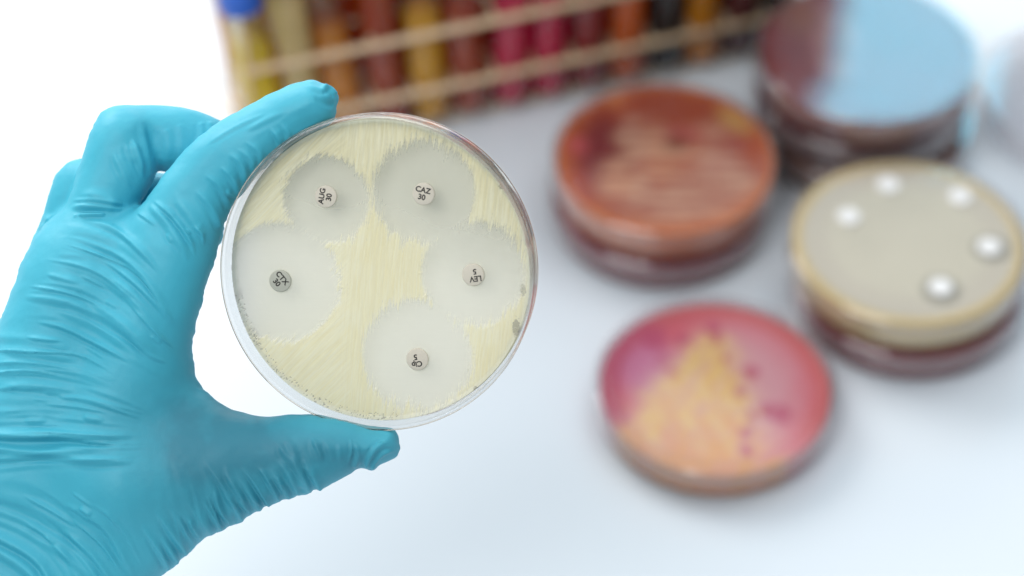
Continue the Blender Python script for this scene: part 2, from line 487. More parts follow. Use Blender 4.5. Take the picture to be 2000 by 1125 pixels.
stack(1695, 92, 3, [(0.002, -0.001), (-0.001, 0.001), (0, 0)], [
    ('olive brown dish at the bottom of the three-dish stack by the rack', GR, flat((120, 62, 30))),
    ('dark maroon dish in the middle of the three-dish stack by the rack', GR, flat((96, 14, 28))),
    ('dark red dish reflecting a blue window, topmost of the three-dish stack', GR, red_fn)])
Pp = on_plane(1398, 744, DH)
petri('pink and red petri dish with a yellow fan of growth, alone at the front', GR, (Pp.x, Pp.y, 0), pink_fn)
Pc = on_plane(2128, 175, 0.015)
petri('empty clear petri dish at the right edge behind the beige dish', GR, (Pc.x, Pc.y, 0), None, agar=False)
# blurred grey handwriting on the beige dish's lid wall
dl = [('smaller halo-less white disc at the back left of the beige dish', 0), ('white disc at the back right of the beige dish', 1),
      ('white disc nearest the left edge of the beige dish', 2), ('white disc in a grey halo at the right of the beige dish', 3),
      ('white disc in a grey halo at the front of the beige dish', 4)]
dl[0] = ('white disc at the back of the beige dish, left of centre', 0)
DISC_BIG = lathe('white_disc', [(0, 0), (0.0042, 0), (0.0044, 0.0002), (0.0044, 0.0011), (0.0042, 0.0013), (0, 0.0013)], seg=40, closed=False)
for lab, i in dl:
    o = bpy.data.objects.new('antibiotic_disc', DISC_BIG); COL.objects.link(o)
    if not DISC_BIG.materials: DISC_BIG.materials.append(M_WHITEDISC)
    o.location = (tan_centre.x+tan_local[i][0]/1000, tan_centre.y+tan_local[i][1]/1000, DH+0.01405)
    tag(o, lab, 'disc', 'white discs in the beige dish')

# ------------------------------------------------------------------ test tube rack and tubes
q0 = on_plane(1000, 236, 0); q1 = on_plane(1400, 150, 0)
ax = (q1-q0).normalized()
ay = Vector((-ax.y, ax.x, 0))
ts = 0.0
# walk to the left end
best = None
for k in range(600):
    p = q0 - ax*(k*0.0005)
    v = CR.transposed() @ (p-Vector((0, 0, H)))
    if 1000+FPX*v.x/(-v.z) < 505: best = p; break
RO = best
PITCHX = 0.0173; NC = 14; NR = 3
LEN = PITCHX*NC; WID = PITCHX*NR
rack = empty('test_tube_rack', RO, (0, 0, math.atan2(ax.y, ax.x)))
tag(rack, 'beige wire test tube rack standing behind the dishes, full of tubes', 'tube rack')
ZR = [0.027, 0.057]
def rackpart(name, segs, r, n=12):
    bm = bmesh.new()
    for a, b in segs: tube_mesh(bm, a, b, r, n)
    me = bpy.data.meshes.new(name); bm.to_mesh(me); bm.free()
    return link_mesh(name, me, M_RACK, rack)
for z in ZR:
    rackpart('front_rail', [((0, 0, z), (LEN, 0, z))], 0.0017)
    rackpart('back_rail', [((0, WID, z), (LEN, WID, z))], 0.0017)
    rackpart('tube_grid', [((0, PITCHX*j, z), (LEN, PITCHX*j, z)) for j in (1, 2)] +
             [((PITCHX*i, 0, z), (PITCHX*i, WID, z)) for i in range(0, NC+1)], 0.0010, 8)
rackpart('base_grid', [((0, PITCHX*(j+.5), 0.002), (LEN, PITCHX*(j+.5), 0.002)) for j in range(3)] +
         [((0, 0, 0.002), (0, WID, 0.002)), ((LEN, 0, 0.002), (LEN, WID, 0.002))], 0.0012, 8)
for xx in (0, LEN):
    for yy in (0, WID):
        rackpart('corner_post', [((xx, yy, 0), (xx, yy, 0.075))], 0.0008)
    rackpart('end_handle', [((xx, 0, 0.075), (xx, WID, 0.075))], 0.0008)

TG = lathe('glass', [(0, 0.0), (0.0035, 0.0006), (0.0062, 0.0025), (0.0078, 0.0060), (0.0082, 0.010), (0.0082, 0.100), (0.0074, 0.100), (0.0074, 0.010), (0.0070, 0.0062), (0.0055, 0.0032), (0, 0.0014)], seg=28, closed=False)
TG.materials.append(M_GLASS)
TG.polygons.foreach_set('use_smooth', [True]*len(TG.polygons))
def liquid_mesh(hh):
    return lathe('liquid', [(0, 0.0016), (0.0055, 0.0033), (0.0070, 0.0063), (0.00738, 0.010), (0.00738, hh), (0, hh-0.0004)], seg=24, closed=False)
CAP = lathe('cap', [(0, 0.118), (0.0080, 0.118), (0.0090, 0.1168), (0.0092, 0.094), (0.0086, 0.094), (0.0086, 0.1005), (0, 0.1005)], seg=28, closed=False)
CAP.polygons.foreach_set('use_smooth', [True]*len(CAP.polygons))
LQ = {}
def liquid_mat(key, c, tr=0.55):
    if key not in LQ:
        LQ[key] = simple('liquid_'+key, lin(c), rough=0.3, spec=0.15, noise=0.10, scale=60, transl=tr)
    return LQ[key]
PAL = {'yellow': (255, 226, 0), 'amber': (246, 160, 0), 'orange': (244, 112, 0), 'brown': (200, 70, 0), 'tan': (232, 165, 80),
       'magenta': (236, 10, 90), 'red': (176, 0, 20), 'black': (16, 8, 14), 'maroon': (100, 0, 12), 'mauve': (170, 104, 104)}
rows = [
  ['yellow', 'cream', 'amber', 'brown', 'yellow2', 'brown', 'magenta', 'magenta', 'red', 'orange', 'black', 'amber', 'maroon', 'black'],
  ['yellow', 'orange', 'amber', 'brown', 'brown', 'amber', 'brown', 'red', 'maroon', 'red', 'black', 'brown', 'maroon', 'black'],
  ['tan', 'mauve', 'orange', 'brown', 'mauve', 'brown', 'tan', 'magenta', 'magenta', 'brown', 'maroon', 'black', 'amber', 'black'],
]
PAL['cream'] = (240, 216, 150); PAL['yellow2'] = (255, 190, 0)
capcols = {'blue': (20, 96, 200), 'red': (214, 40, 48), 'white': (225, 225, 228), 'orange': (226, 120, 40)}
capm = {k: simple('cap_'+k, lin(v), rough=0.4, spec=0.4, noise=0.05, scale=100) for k, v in capcols.items()}
CAPM = {}
for k, m_ in capm.items():
    c_ = CAP.copy(); c_.materials.append(m_); CAPM[k] = c_
CAPZ = 0.86
ordn = ['first', 'second', 'third', 'fourth', 'fifth', 'sixth', 'seventh', 'eighth', 'ninth', 'tenth', 'eleventh', 'twelfth', 'thirteenth', 'last']
rown = ['front', 'middle', 'back']
kindword = {'yellow': 'yellow', 'yellow2': 'golden yellow', 'amber': 'amber', 'orange': 'orange brown', 'brown': 'brown', 'tan': 'pale tan', 'cream': 'cream', 'magenta': 'magenta', 'red': 'deep red', 'black': 'black', 'maroon': 'dark maroon', 'mauve': 'mauve'}
for j in range(NR):
    for i in range(NC):
        key = rows[j][i]
        p = RO + ax*(PITCHX*(i+.5)) + ay*(PITCHX*(j+.5))
        t = empty('test_tube', (p.x, p.y, 0.0034))
        leanx = random.uniform(-0.04, 0.05); leany = random.uniform(-0.09, 0.05)
        if i < 5: leany = random.uniform(-0.14, -0.06)
        t.rotation_euler = (leanx, leany, math.atan2(ax.y, ax.x))
        g = bpy.data.objects.new('glass', TG); COL.objects.link(g); g.parent = t
        hh = random.choice([0.082, 0.088, 0.094]) if j else random.choice([0.062, 0.078, 0.088])
        if i == 0 and j == 0: hh = 0.074
        lq = link_mesh('liquid', liquid_mesh(hh), liquid_mat(key, PAL[key]), t)
        ck = 'blue' if (i, j) == (0, 0) else ('red' if (i, j) == (0, 1) else random.choice(['white', 'orange', 'red', 'blue']))
        if (i, j) == (0, 0):
            cp = CR.transposed() @ (t.location + Vector((0, 0, 0.094*CAPZ)) - Vector((0, 0, H)))
            print('BLUECAP', 1000+FPX*cp.x/-cp.z, 562.5-FPX*cp.y/-cp.z)
            t.scale = (1, 1, CAPZ)
        c = bpy.data.objects.new('cap', CAPM[ck]); COL.objects.link(c); c.parent = t
        extra = ' with a blue cap' if (i, j) == (0, 0) else ''
        tag(t, '%s tube%s, %s from left in %s row of the rack' % (kindword[key], extra, ordn[i], rown[j]) if i < NC-1 else
            '%s tube at the right end of the %s row of the rack' % (kindword[key], rown[j]), 'test tube', 'test tubes in the wire rack')

# ------------------------------------------------------------------ the held dish
ZD = 0.729
DROT = CR @ Matrix.Rotation(R(9.0), 3, 'X') @ Matrix.Rotation(R(-8.5), 3, 'Y')
DC = at_depth(734, 535, ZD*0.993)                       # centre of the front rim
dish = empty('petri_dish', DC, DROT.to_euler())
tag(dish, 'cream agar dish with five clear round zones, held up by the gloved hand', 'petri dish')
def D(z): return z/1000.0
prof = [(0, D(-13.4)), (42.8/1000, D(-13.4)), (43.2/1000, D(-13.4)), (43.9/1000, D(-13.2)), (44.3/1000, D(-12.4)), (44.5/1000, D(-2.2)), (44.9/1000, D(-1.9)), (45.1/1000, D(-1.0)), (44.9/1000, D(-0.15)),
        (44.6/1000, 0), (44.1/1000, 0), (43.9/1000, D(-0.3)), (43.6/1000, D(-11.6)), (43.2/1000, D(-12.0)), (42.8/1000, D(-12.0)), (0, D(-12.0))]
o = link_mesh('dish_wall', lathe('dish_wall', prof, seg=256, closed=False), M_PLASTIC, dish); sharpen(o, 50)
def glass_mat():
    m, nt, out = nodes('rim_plastic')
    g = N(nt, 'ShaderNodeBsdfGlass'); g.inputs['Roughness'].default_value = 0.02; g.inputs['IOR'].default_value = 1.5
    g.inputs['Color'].default_value = (0.93, 0.90, 0.86, 1)
    nt.links.new(g.outputs[0], out.inputs['Surface']); return m
M_RIM = glass_mat()
def ring(name, r, z, a, b):
    pr = [((r+a*math.cos(2*PI*k/12))/1000, (z+b*math.sin(2*PI*k/12))/1000) for k in range(12)]
    return link_mesh(name, lathe(name, pr, seg=256), M_RIM, dish)
ring('rim', 45.15, -0.5, 0.22, 0.4)
ring('base_edge', 44.45, -13.1, 0.20, 0.35)
ZA = -0.0062
def px_to_dish(px, py, z):
    """photo pixel -> mm in the dish's own plane z"""
    o_ = Vector((0, 0, H)); d_ = CR @ Vector(((px-1000)/FPX, -(py-562.5)/FPX, -1))
    inv = DROT.transposed()
    ol = inv @ (o_-DC); dl_ = inv @ d_
    t_ = (z-ol.z)/dl_.z
    p_ = ol+dl_*t_
    return p_.x*1000, p_.y*1000
zones = [(638, 390, 83), (828, 376, 98), (548, 551, 116), (925, 536, 100), (815, 694, 108)]
zl = []
for (a, b, c) in zones:
    x_, y_ = px_to_dish(a, b, ZA); zl.append((x_, y_, c/6.80))
def held_fn(x, y):
    n = len(x)
    # swab streaks: near vertical over most of the dish, slanting at the left
    wv = (fbm(x*0.05+3, y*0.05)-0.5)*3.0
    u1 = x-0.10*y+wv*0.35; v1 = y
    u2 = (x-y)*0.7071+wv*0.3; v2 = (x+y)*0.7071
    s1 = fbm(u1*2.3, v1*0.16+9, 4); s2 = fbm(u2*2.0+31, v2*0.16, 4)
    wl = sstep(-6, -15, x)
    s = s1*(1-wl)+s2*wl
    f1 = vnoise(u1*5.2, v1*0.22+4); f2 = vnoise(u2*5.0, v2*0.25)
    fs = f1*(1-wl)+f2*wl
    j1 = fbm(u1*1.5+50, v1*0.10, 4); j2 = fbm(u2*1.3+80, v2*0.10, 4)
    jag = (j1*(1-wl)+j2*wl-0.5)*6.4 + (fs-0.5)*1.8
    g = np.ones(n)
    near = np.zeros(n); shade_wash = np.zeros(n)
    e0 = np.full(n, 99.0); ndot = np.zeros(n); bd = np.full(n, 99.0)
    for k, (cx, cy, r) in enumerate(zl):
        dx = x-cx; dy = y-cy
        d = np.hypot(dx, dy)
        nd = np.abs((dy/np.maximum(d, 1e-3)))*(1-wl)+np.abs((dx+dy)/np.maximum(d, 1e-3)*0.7071)*wl
        ek = d-r
        ndot = np.where(ek < bd, nd, ndot); bd = np.minimum(bd, ek)
        h = np.clip(0.5+0.5*(e0-ek)/1.6, 0, 1)
        e0 = e0*(1-h)+ek*h-1.6*h*(1-h)
    shade_wash = sstep(-4, 30, y+0.18*x+(fbm(x*0.05, y*0.05)-0.5)*8)      # dim backdrop behind the upper part, put into gel tint and clarity
    rough = 0.75+1.1*sstep(0.35, 0.7, fbm(x*0.11+5, y*0.11+8))      # some stretches are ragged, others smooth
    e = e0+jag*(0.15+0.55*ndot)*rough+(fbm(x*1.9, y*1.9)-0.5)*0.6
    g = (sstep(-0.6, 0.7, e)+sstep(-0.5, 0.6, e+(f1-0.5)*2.4*(0.2+ndot)*rough)+sstep(-0.7, 0.8, e-0.5+(fbm(u1*3.3, v1*0.3, 3)-0.5)*5*(0.2+ndot)*rough))/3
    near = np.exp(-(e/1.6)**2)
    rad = np.hypot(x, y)
    # hairline breaks between neighbouring zones stay faintly grown
    film = sstep(0.50, 0.72, s)*0.12*near
    g2 = np.clip(g*(0.84+0.30*(s-0.5))+film*(1-g), 0, 1)
    # torn clear nicks at the margin
    nick = np.zeros(n)
    for (a, b, w_, h_) in [(565, 766, 1.6, 1.5), (615, 797, 3.4, 1.4), (752, 824, 1.8, 0.6), (1008, 640, 1.2, 3.0), (1022, 566, 0.8, 2.0), (981, 364, 1.2, 0.7), (1030, 470, 0.6, 1.6), (930, 760, 0.9, 0.9)]:
        nx_, ny_ = px_to_dish(a, b, ZA)
        q = 1-sstep(0.6, 1.05, np.hypot((x-nx_)/w_, (y-ny_)/h_)+(fbm(x*1.4, y*1.4)-0.5)*0.9)
        nick = np.maximum(nick, q*(0.6+0.5*(vnoise(x*0.6, y*4.0) > 0.4)))
    nick = np.clip(nick, 0, 1)
    sp = ((vnoise(x*3.1+5, y*3.1) > 0.80) & (rad > 41.2) & (x < 5) & (y < -8)).astype(float)
    nick = np.maximum(nick, sp*0.7)
    g2 = g2*(1-nick)
    lawnA = C((246, 236, 190)); lawnB = C((251, 246, 216))
    lawn = mixc(np.repeat(lawnA, n, 0), np.repeat(lawnB, n, 0), np.clip(0.5+(s-0.5)*1.3+(fs-0.5)*1.1+(fbm(x*.07, y*.07)-0.5)*1.0, 0, 1))
    gel = np.repeat(C((252, 251, 247)), n, 0)*(0.985+0.03*fbm(x*0.2, y*3.0+9, 3))[:, None]
    gel = mixc(gel, np.repeat(C((182, 184, 182)), n, 0), shade_wash)      # upper gel painted greyer for the dim backdrop
    rgb = mixc(gel, lawn, g2)
    rim = sstep(41.4, 43.0, rad+(fbm(x*.5, y*.5)-0.5)*1.4)
    rgb = mixc(rgb, np.repeat(C((226, 226, 214)), n, 0), rim*0.55*(1-nick))
    rgb = mixc(rgb, np.repeat(C((96, 94, 90)), n, 0), nick*0.75)
    clear = (0.48+0.22*shade_wash)*(1-g2)+0.03
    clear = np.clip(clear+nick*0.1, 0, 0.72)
    bead = ((vnoise(x*2.6+9, y*2.6+3) > 0.83).astype(float))*near*((vnoise(x*0.25, y*0.25) > 0.5))
    hgt = 0.20*g+0.09*(s-0.5)*g+0.05*(fs-0.5)*g+0.18*bead-0.25*nick
    # meniscus climbing the wall
    hgt = hgt+0.8*sstep(42.2, 43.5, rad)
    return hgt, rgb, clear
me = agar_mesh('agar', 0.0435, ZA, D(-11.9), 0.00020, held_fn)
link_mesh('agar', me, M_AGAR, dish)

DISC = lathe('disc_card', [(0, 0), (0.00302, 0), (0.00316, 0.0001), (0.00320, 0.0006), (0.00312, 0.00085), (0.0029, 0.00095), (0, 0.00095)], seg=64, closed=False)
DISC.materials.append(M_PAPER)
DISC.polygons.foreach_set('use_smooth', [True]*len(DISC.polygons))
M_PAPERB = simple('damp_disc_paper', lin((196, 196, 182)), rough=0.6, spec=0.3, noise=0.05, scale=2500, bump=0.4, transl=0.15)
def text_mesh(body, size, bold=0.00006):
    c = bpy.data.curves.new('lettering', 'FONT'); c.body = body; c.size = size
    c.align_x = 'CENTER'; c.align_y = 'CENTER'; c.offset = bold; c.extrude = 0.00004
    c.space_line = 0.95
    o_ = bpy.data.objects.new('tmp', c); COL.objects.link(o_)
    bpy.context.view_layer.update()
    dg = bpy.context.evaluated_depsgraph_get()
    m_ = bpy.data.meshes.new_from_object(o_.evaluated_get(dg))
    bpy.data.objects.remove(o_); bpy.data.curves.remove(c)
    m_.materials.clear(); m_.materials.append(M_INK)
    return m_
info = [(636, 384, 'AUG\n30', 80, 'AUG 30', 'upper left', (0.0, 0.0)),
        (827, 379, 'CAZ\n30', -12, 'CAZ 30', 'upper right', (-0.0003, 0.0001)),
        (547, 549, 'CTX\n30', -50, 'CTX 30', 'left', (-0.0002, 0.0002)),
        (924, 537, 'LEV\n5', 188, 'LEV 5', 'right', (0.0006, -0.0000)),
        (815, 702, 'Cip\n5', 192, 'Cip 5', 'bottom', (-0.0003, -0.0003))]
for (a, b, tx, ang, code, where, off) in info:
    x_, y_ = px_to_dish(a, b, ZA+0.0009)
    loc = DC + DROT @ Vector((x_/1000, y_/1000, ZA+0.00002))
    t = empty('antibiotic_disc', loc, (DROT @ Matrix.Rotation(R(ang), 3, 'Z')).to_euler())
    dm = DISC
    if code == 'CTX 30':
        dm = DISC.copy(); dm.materials.clear(); dm.materials.append(M_PAPERB)
    d_ = bpy.data.objects.new('disc_card', dm); COL.objects.link(d_); d_.parent = t
    l_ = link_mesh('lettering', text_mesh(tx, 0.00218), None, t, smooth=False)
    l_.location = (Matrix.Rotation(R(-ang), 3, 'Z') @ Vector((off[0], off[1], 0))) + Vector((0, 0, 0.00096))
    l_.scale = (1.0, 1.0, 1.0)
    shade = 'damp grey' if code == 'CTX 30' else 'pale cream'
    tag(t, '%s paper disc printed %s at the %s of the held dish' % (shade, code, where), 'disc', 'printed paper discs on the held dish')

# ------------------------------------------------------------------ the gloved hand
# Outlines are in photo pixels, turned into millimetres in the hand's own plane at its own distance; every finger is a rounded body.
def spl(P, n=4, closed=True):
    P = np.array(P, float); m = len(P); out = []
    for i in range(m if closed else m-1):
        p0 = P[(i-1) % m] if closed or i > 0 else P[i]
        p1 = P[i]; p2 = P[(i+1) % m]
        p3 = P[(i+2) % m] if closed or i+2 < m else p2
        for k in range(n):
            t = k/n
            out.append(0.5*((2*p1)+(-p0+p2)*t+(2*p0-5*p1+4*p2-p3)*t*t+(-p0+3*p1-3*p2+p3)*t**3))
    if not closed: out.append(P[-1])
    return np.array(out)

index_poly = [(267,407),(284,389),(311,349),(338,318),(369,282),(400,256),(431,236),(462,218),(502,196),(533,180),(569,166),(596,158),(613,156),(629,163),(640,167),(654,176),(662,190),(657,205),(656,229),(648,243),(613,264),(591,282),(573,298),(552,306),(541,319),(520,339),(502,347),(484,367),(471,382),(458,392),(448,412),(438,440),(424,470),(397,502),(392,518),(382,536),(369,560),(359,596),(353,630),(300,640),(255,590),(240,500),(250,440)]
body_poly = [(62,478),(72,455),(100,425),(140,400),(200,395),(262,405),(310,400),(370,430),(412,470),(397,502),(392,518),(382,536),(369,560),(359,596),(353,622),(353,645),(360,676),(371,708),(383,740),(405,766),(434,789),(461,803),(485,812),(515,835),(525,900),(510,960),(491,990),(475,1003),(463,1014),(450,1013),(424,1033),(405,1045),(383,1066),(358,1090),(337,1108),(315,1125),(270,1165),(200,1235),(130,1290),(20,1320),(-120,1300),(-190,1180),(-200,1000),(-150,850),(-60,740),(-8,660),(10,606),(22,580),(34,546),(40,524),(52,502)]
thumb_poly = [(380,880),(430,850),(480,828),(532,815),(572,811),(613,809),(649,812),(685,818),(716,828),(741,833),(767,836),(777,846),(783,867),(779,885),(767,898),(741,910),(731,921),(720,919),(705,914),(685,926),(649,946),(626,957),(608,957),(598,968),(583,964),(570,974),(552,976),(537,985),(520,986),(511,992),(491,998),(475,1007),(463,1015),(450,1013),(424,1033),(380,1020),(350,900)]
mid_prox = [(118,440),(129,405),(142,367),(156,322),(167,287),(178,256),(190,234),(204,220),(227,209),(262,212),(292,232),(303,270),(311,310),(303,345),(288,378),(268,404),(250,450),(180,480)]
mid_mid = [(196,232),(208,217),(227,209),(267,206),(311,205),(356,207),(387,213),(409,222),(422,229),(440,242),(470,270),(480,320),(440,350),(380,348),(340,338),(311,334),(292,310),(270,270),(240,255)]
mid_tip = [(370,400),(400,395),(428,412),(437,436),(438,458),(432,475),(414,491),(392,495),(370,470)]
ring_prox = [(160,309),(148,311),(133,316),(118,331),(104,353),(93,384),(84,420),(74,458),(90,520),(160,500),(210,430),(230,340),(200,310)]
ring_mid = [(200,330),(260,332),(311,336),(345,338),(400,350),(400,420),(300,430),(200,420)]
pinky = [(74,462),(62,476),(52,500),(41,524),(34,546),(22,580),(10,608),(-8,660),(60,700),(130,640),(130,520)]

HV = 0.78                                        # voxel, mm
ZREF = ZD*1000
gx = np.arange(-192, -28, HV); gy = np.arange(-124, 64, HV); gz = np.arange(-26, 50, HV)   # camera x, camera y, depth beyond the dish
GX, GY = np.meshgrid(gx, gy, indexing='ij')

def poly_sd(poly, depth):
    k = (ZREF+depth)/FPX
    P = spl(poly, 3)
    P = np.column_stack([(P[:, 0]-1000)*k, -(P[:, 1]-562.5)*k])
    best = np.full(GX.shape, 1e9); ins = np.zeros(GX.shape, bool)
    m = len(P)
    for i in range(m):
        a = P[i]; b = P[(i+1) % m]
        e = b-a; L2 = max((e**2).sum(), 1e-9)
        t = np.clip(((GX-a[0])*e[0]+(GY-a[1])*e[1])/L2, 0, 1)
        dd = (GX-a[0]-t*e[0])**2+(GY-a[1]-t*e[1])**2
        best = np.minimum(best, dd)
        c = ((a[1] > GY) != (b[1] > GY))
        if e[1] != 0:
            ins ^= c & (GX < (b[0]-a[0])*(GY-a[1])/e[1]+a[0])
    d = np.sqrt(best)
    return np.where(ins, d, -d)

def pxx(px, depth=0): return (px-1000)*(ZREF+depth)/FPX
def pyy(py, depth=0): return -(py-562.5)*(ZREF+depth)/FPX

def part_field(poly, Rr, depth, gradx=0.0, grady=0.0, ref=(0, 0), flatten=1.0, zc_extra=None):
    """rounded body: outline distance d, radius Rr, centre depth plane tilted by gradx, grady (mm per mm)"""
    d = poly_sd(poly, depth)
    zc = depth+gradx*(GX-pxx(ref[0]))+grady*(GY-pyy(ref[1]))
    if zc_extra is not None: zc = zc+zc_extra
    dz = (gz[None, None, :]-zc[:, :, None])/flatten
    a = np.maximum(Rr-d, 0)[:, :, None]
    return (np.sqrt(a*a+dz*dz)-Rr).astype(np.float32)

def cone_field(p0, p1, r0, r1):
    """rounded cone; p = (px, py, depth)"""
    A = np.array([pxx(p0[0], p0[2]), pyy(p0[1], p0[2]), p0[2]]); B = np.array([pxx(p1[0], p1[2]), pyy(p1[1], p1[2]), p1[2]])
    e = B-A; L2 = (e**2).sum()
    X = GX[:, :, None]-A[0]; Y = GY[:, :, None]-A[1]; Z = gz[None, None, :]-A[2]
    t = np.clip((X*e[0]+Y*e[1]+Z*e[2])/L2, 0, 1)
    d = np.sqrt((X-t*e[0])**2+(Y-t*e[1])**2+(Z-t*e[2])**2)
    return (d-(r0+(r1-r0)*t)).astype(np.float32)

def smin(a, b, k):
    h = np.clip(0.5+0.5*(b-a)/k, 0, 1)
    return b*(1-h)+a*h-k*h*(1-h)

f_body = part_field(body_poly, 17.0, 13.0, gradx=-0.10, grady=0.02, ref=(300, 700), flatten=0.9)
f_body = smin(f_body, cone_field((345, 500, 6), (190, 900, 12), 10.5, 17), 7)
f_body = smin(f_body, cone_field((540, 890, 8), (260, 940, 8), 9.5, 18), 6)
f_body = smin(f_body, cone_field((150, 560, 14), (40, 900, 18), 14, 17), 8)
f_index = part_field(index_poly, 9.3, 4.0, gradx=-0.06, grady=0.0, ref=(520, 300))
f_thumb = part_field(thumb_poly, 10.2, 6.0, gradx=-0.02, ref=(650, 880))
f_front = smin(f_body, f_index, 4.0)
f_front = smin(f_front, f_thumb, 4.0)
f_mid = part_field(mid_prox, 9.6, 15.0, grady=0.06, ref=(200, 400))
f_mid = smin(f_mid, part_field(mid_mid, 8.8, 20.0, gradx=0.10, ref=(250, 260)), 2.0)
f_back = smin(f_mid, part_field(mid_tip, 7.0, 19.0), 1.5)
f_ring = part_field(ring_prox, 9.0, 25.0)
f_ring = smin(f_ring, part_field(ring_mid, 8.0, 34.0), 2.0)
f_ring = smin(f_ring, part_field(pinky, 9.0, 24.0), 3.0)
f_back = smin(f_back, f_ring, 1.5)
BACKSIDE = f_back < f_front
F = smin(f_front, f_back, 2.2)
# the thumb and finger pads press against the dish wall instead of passing into it
X3 = np.stack(np.broadcast_arrays(GX[:, :, None], GY[:, :, None], -(ZREF+gz[None, None, :])), -1).reshape(-1, 3)/1000.0
M3 = np.array(DROT.transposed() @ CR); off = np.array(CR.transposed() @ (DC-Vector((0, 0, H))))
Lc = (X3-off) @ M3.T*1000
cyl = np.maximum(np.hypot(Lc[:, 0], Lc[:, 1])-45.15, np.maximum(Lc[:, 2]-0.25, -13.6-Lc[:, 2])).reshape(F.shape)
F = np.maximum(F, -cyl).astype(np.float32)
del X3, Lc, cyl

def surface_nets(F):
    ins = F < 0
    nx, ny, nz = F.shape
    code = np.zeros((nx-1, ny-1, nz-1), np.int16)
    for dx in (0, 1):
        for dy in (0, 1):
            for dz in (0, 1):
                code += ins[dx:nx-1+dx, dy:ny-1+dy, dz:nz-1+dz]
    act = (code > 0) & (code < 8)
    I = np.argwhere(act)
    ids = -np.ones(act.shape, np.int64); ids[act] = np.arange(len(I))
    acc = np.zeros((len(I), 3)); cnt = np.zeros(len(I))
    cor = [(0,0,0),(1,0,0),(0,1,0),(1,1,0),(0,0,1),(1,0,1),(0,1,1),(1,1,1)]
    val = [F[I[:, 0]+c[0], I[:, 1]+c[1], I[:, 2]+c[2]] for c in cor]
    for a in range(8):
        for b in range(a+1, 8):
            df = sum(abs(cor[a][q]-cor[b][q]) for q in range(3))
            if df != 1: continue
            va, vb = val[a], val[b]
            m = (va < 0) != (vb < 0)
            t = np.where(m, va/np.where(m, va-vb, 1), 0)
            p = np.array(cor[a])[None, :]+t[:, None]*(np.array(cor[b])-np.array(cor[a]))[None, :]
            acc += p*m[:, None]; cnt += m
    V = I+acc/cnt[:, None]
    Q = []
    A = np.argwhere(ins[:-1] != ins[1:])
    A = A[(A[:, 1] > 0) & (A[:, 2] > 0) & (A[:, 1] < ny-1) & (A[:, 2] < nz-1)]
    q = np.stack([ids[A[:, 0], A[:, 1]-1, A[:, 2]-1], ids[A[:, 0], A[:, 1], A[:, 2]-1], ids[A[:, 0], A[:, 1], A[:, 2]], ids[A[:, 0], A[:, 1]-1, A[:, 2]]], 1)
    fl = ins[A[:, 0], A[:, 1], A[:, 2]]; q[~fl] = q[~fl][:, ::-1]; Q.append(q)
    A = np.argwhere(ins[:, :-1] != ins[:, 1:])
    A = A[(A[:, 0] > 0) & (A[:, 2] > 0) & (A[:, 0] < nx-1) & (A[:, 2] < nz-1)]
    q = np.stack([ids[A[:, 0]-1, A[:, 1], A[:, 2]-1], ids[A[:, 0]-1, A[:, 1], A[:, 2]], ids[A[:, 0], A[:, 1], A[:, 2]], ids[A[:, 0], A[:, 1], A[:, 2]-1]], 1)
    fl = ins[A[:, 0], A[:, 1], A[:, 2]]; q[~fl] = q[~fl][:, ::-1]; Q.append(q)
    A = np.argwhere(ins[:, :, :-1] != ins[:, :, 1:])
    A = A[(A[:, 0] > 0) & (A[:, 1] > 0) & (A[:, 0] < nx-1) & (A[:, 1] < ny-1)]
    q = np.stack([ids[A[:, 0]-1, A[:, 1]-1, A[:, 2]], ids[A[:, 0], A[:, 1]-1, A[:, 2]], ids[A[:, 0], A[:, 1], A[:, 2]], ids[A[:, 0]-1, A[:, 1], A[:, 2]]], 1)
    fl = ins[A[:, 0], A[:, 1], A[:, 2]]; q[~fl] = q[~fl][:, ::-1]; Q.append(q)
    return V, np.vstack(Q)

V, Q = surface_nets(F)
Vi = np.clip(np.round(V).astype(int), 0, np.array(F.shape)-1)
Vc = np.column_stack([gx[0]+V[:, 0]*HV, gy[0]+V[:, 1]*HV, -(ZREF+gz[0]+V[:, 2]*HV)])/1000.0   # camera axes, metres (z towards camera)
used = np.unique(Q)
remap = -np.ones(len(Vc), int); remap[used] = np.arange(len(used))
Vc = Vc[used]; Q = remap[Q]
backflag = BACKSIDE[Vi[used, 0], Vi[used, 1], Vi[used, 2]].astype(float)
tmp = mesh_from('tmp_hand', Vc.tolist(), Q.tolist())
bmh = bmesh.new(); bmh.from_mesh(tmp)
bmesh.ops.recalc_face_normals(bmh, faces=bmh.faces)
for _ in range(2):
    bmesh.ops.smooth_vert(bmh, verts=bmh.verts, factor=0.5, use_axis_x=True, use_axis_y=True, use_axis_z=True)
bmh.to_mesh(tmp); bmh.free()
ab = tmp.attributes.new('backf', 'FLOAT', 'POINT'); ab.data.foreach_set('value', backflag)
ot = bpy.data.objects.new('tmp_hand', tmp); COL.objects.link(ot)
md = ot.modifiers.new('s', 'SUBSURF'); md.levels = 1; md.render_levels = 1
bpy.context.view_layer.update()
hm = bpy.data.meshes.new_from_object(ot.evaluated_get(bpy.context.evaluated_depsgraph_get()))
bpy.data.objects.remove(ot)
nv = len(hm.vertices)
co = np.empty(nv*3); hm.vertices.foreach_get('co', co); co = co.reshape(-1, 3)
no = np.empty(nv*3); hm.vertices.foreach_get('normal', no); no = no.reshape(-1, 3)
bf = np.empty(nv); hm.attributes['backf'].data.foreach_get('value', bf)
ppx = 1000+co[:, 0]/(-co[:, 2])*FPX; ppy = 562.5-co[:, 1]/(-co[:, 2])*FPX

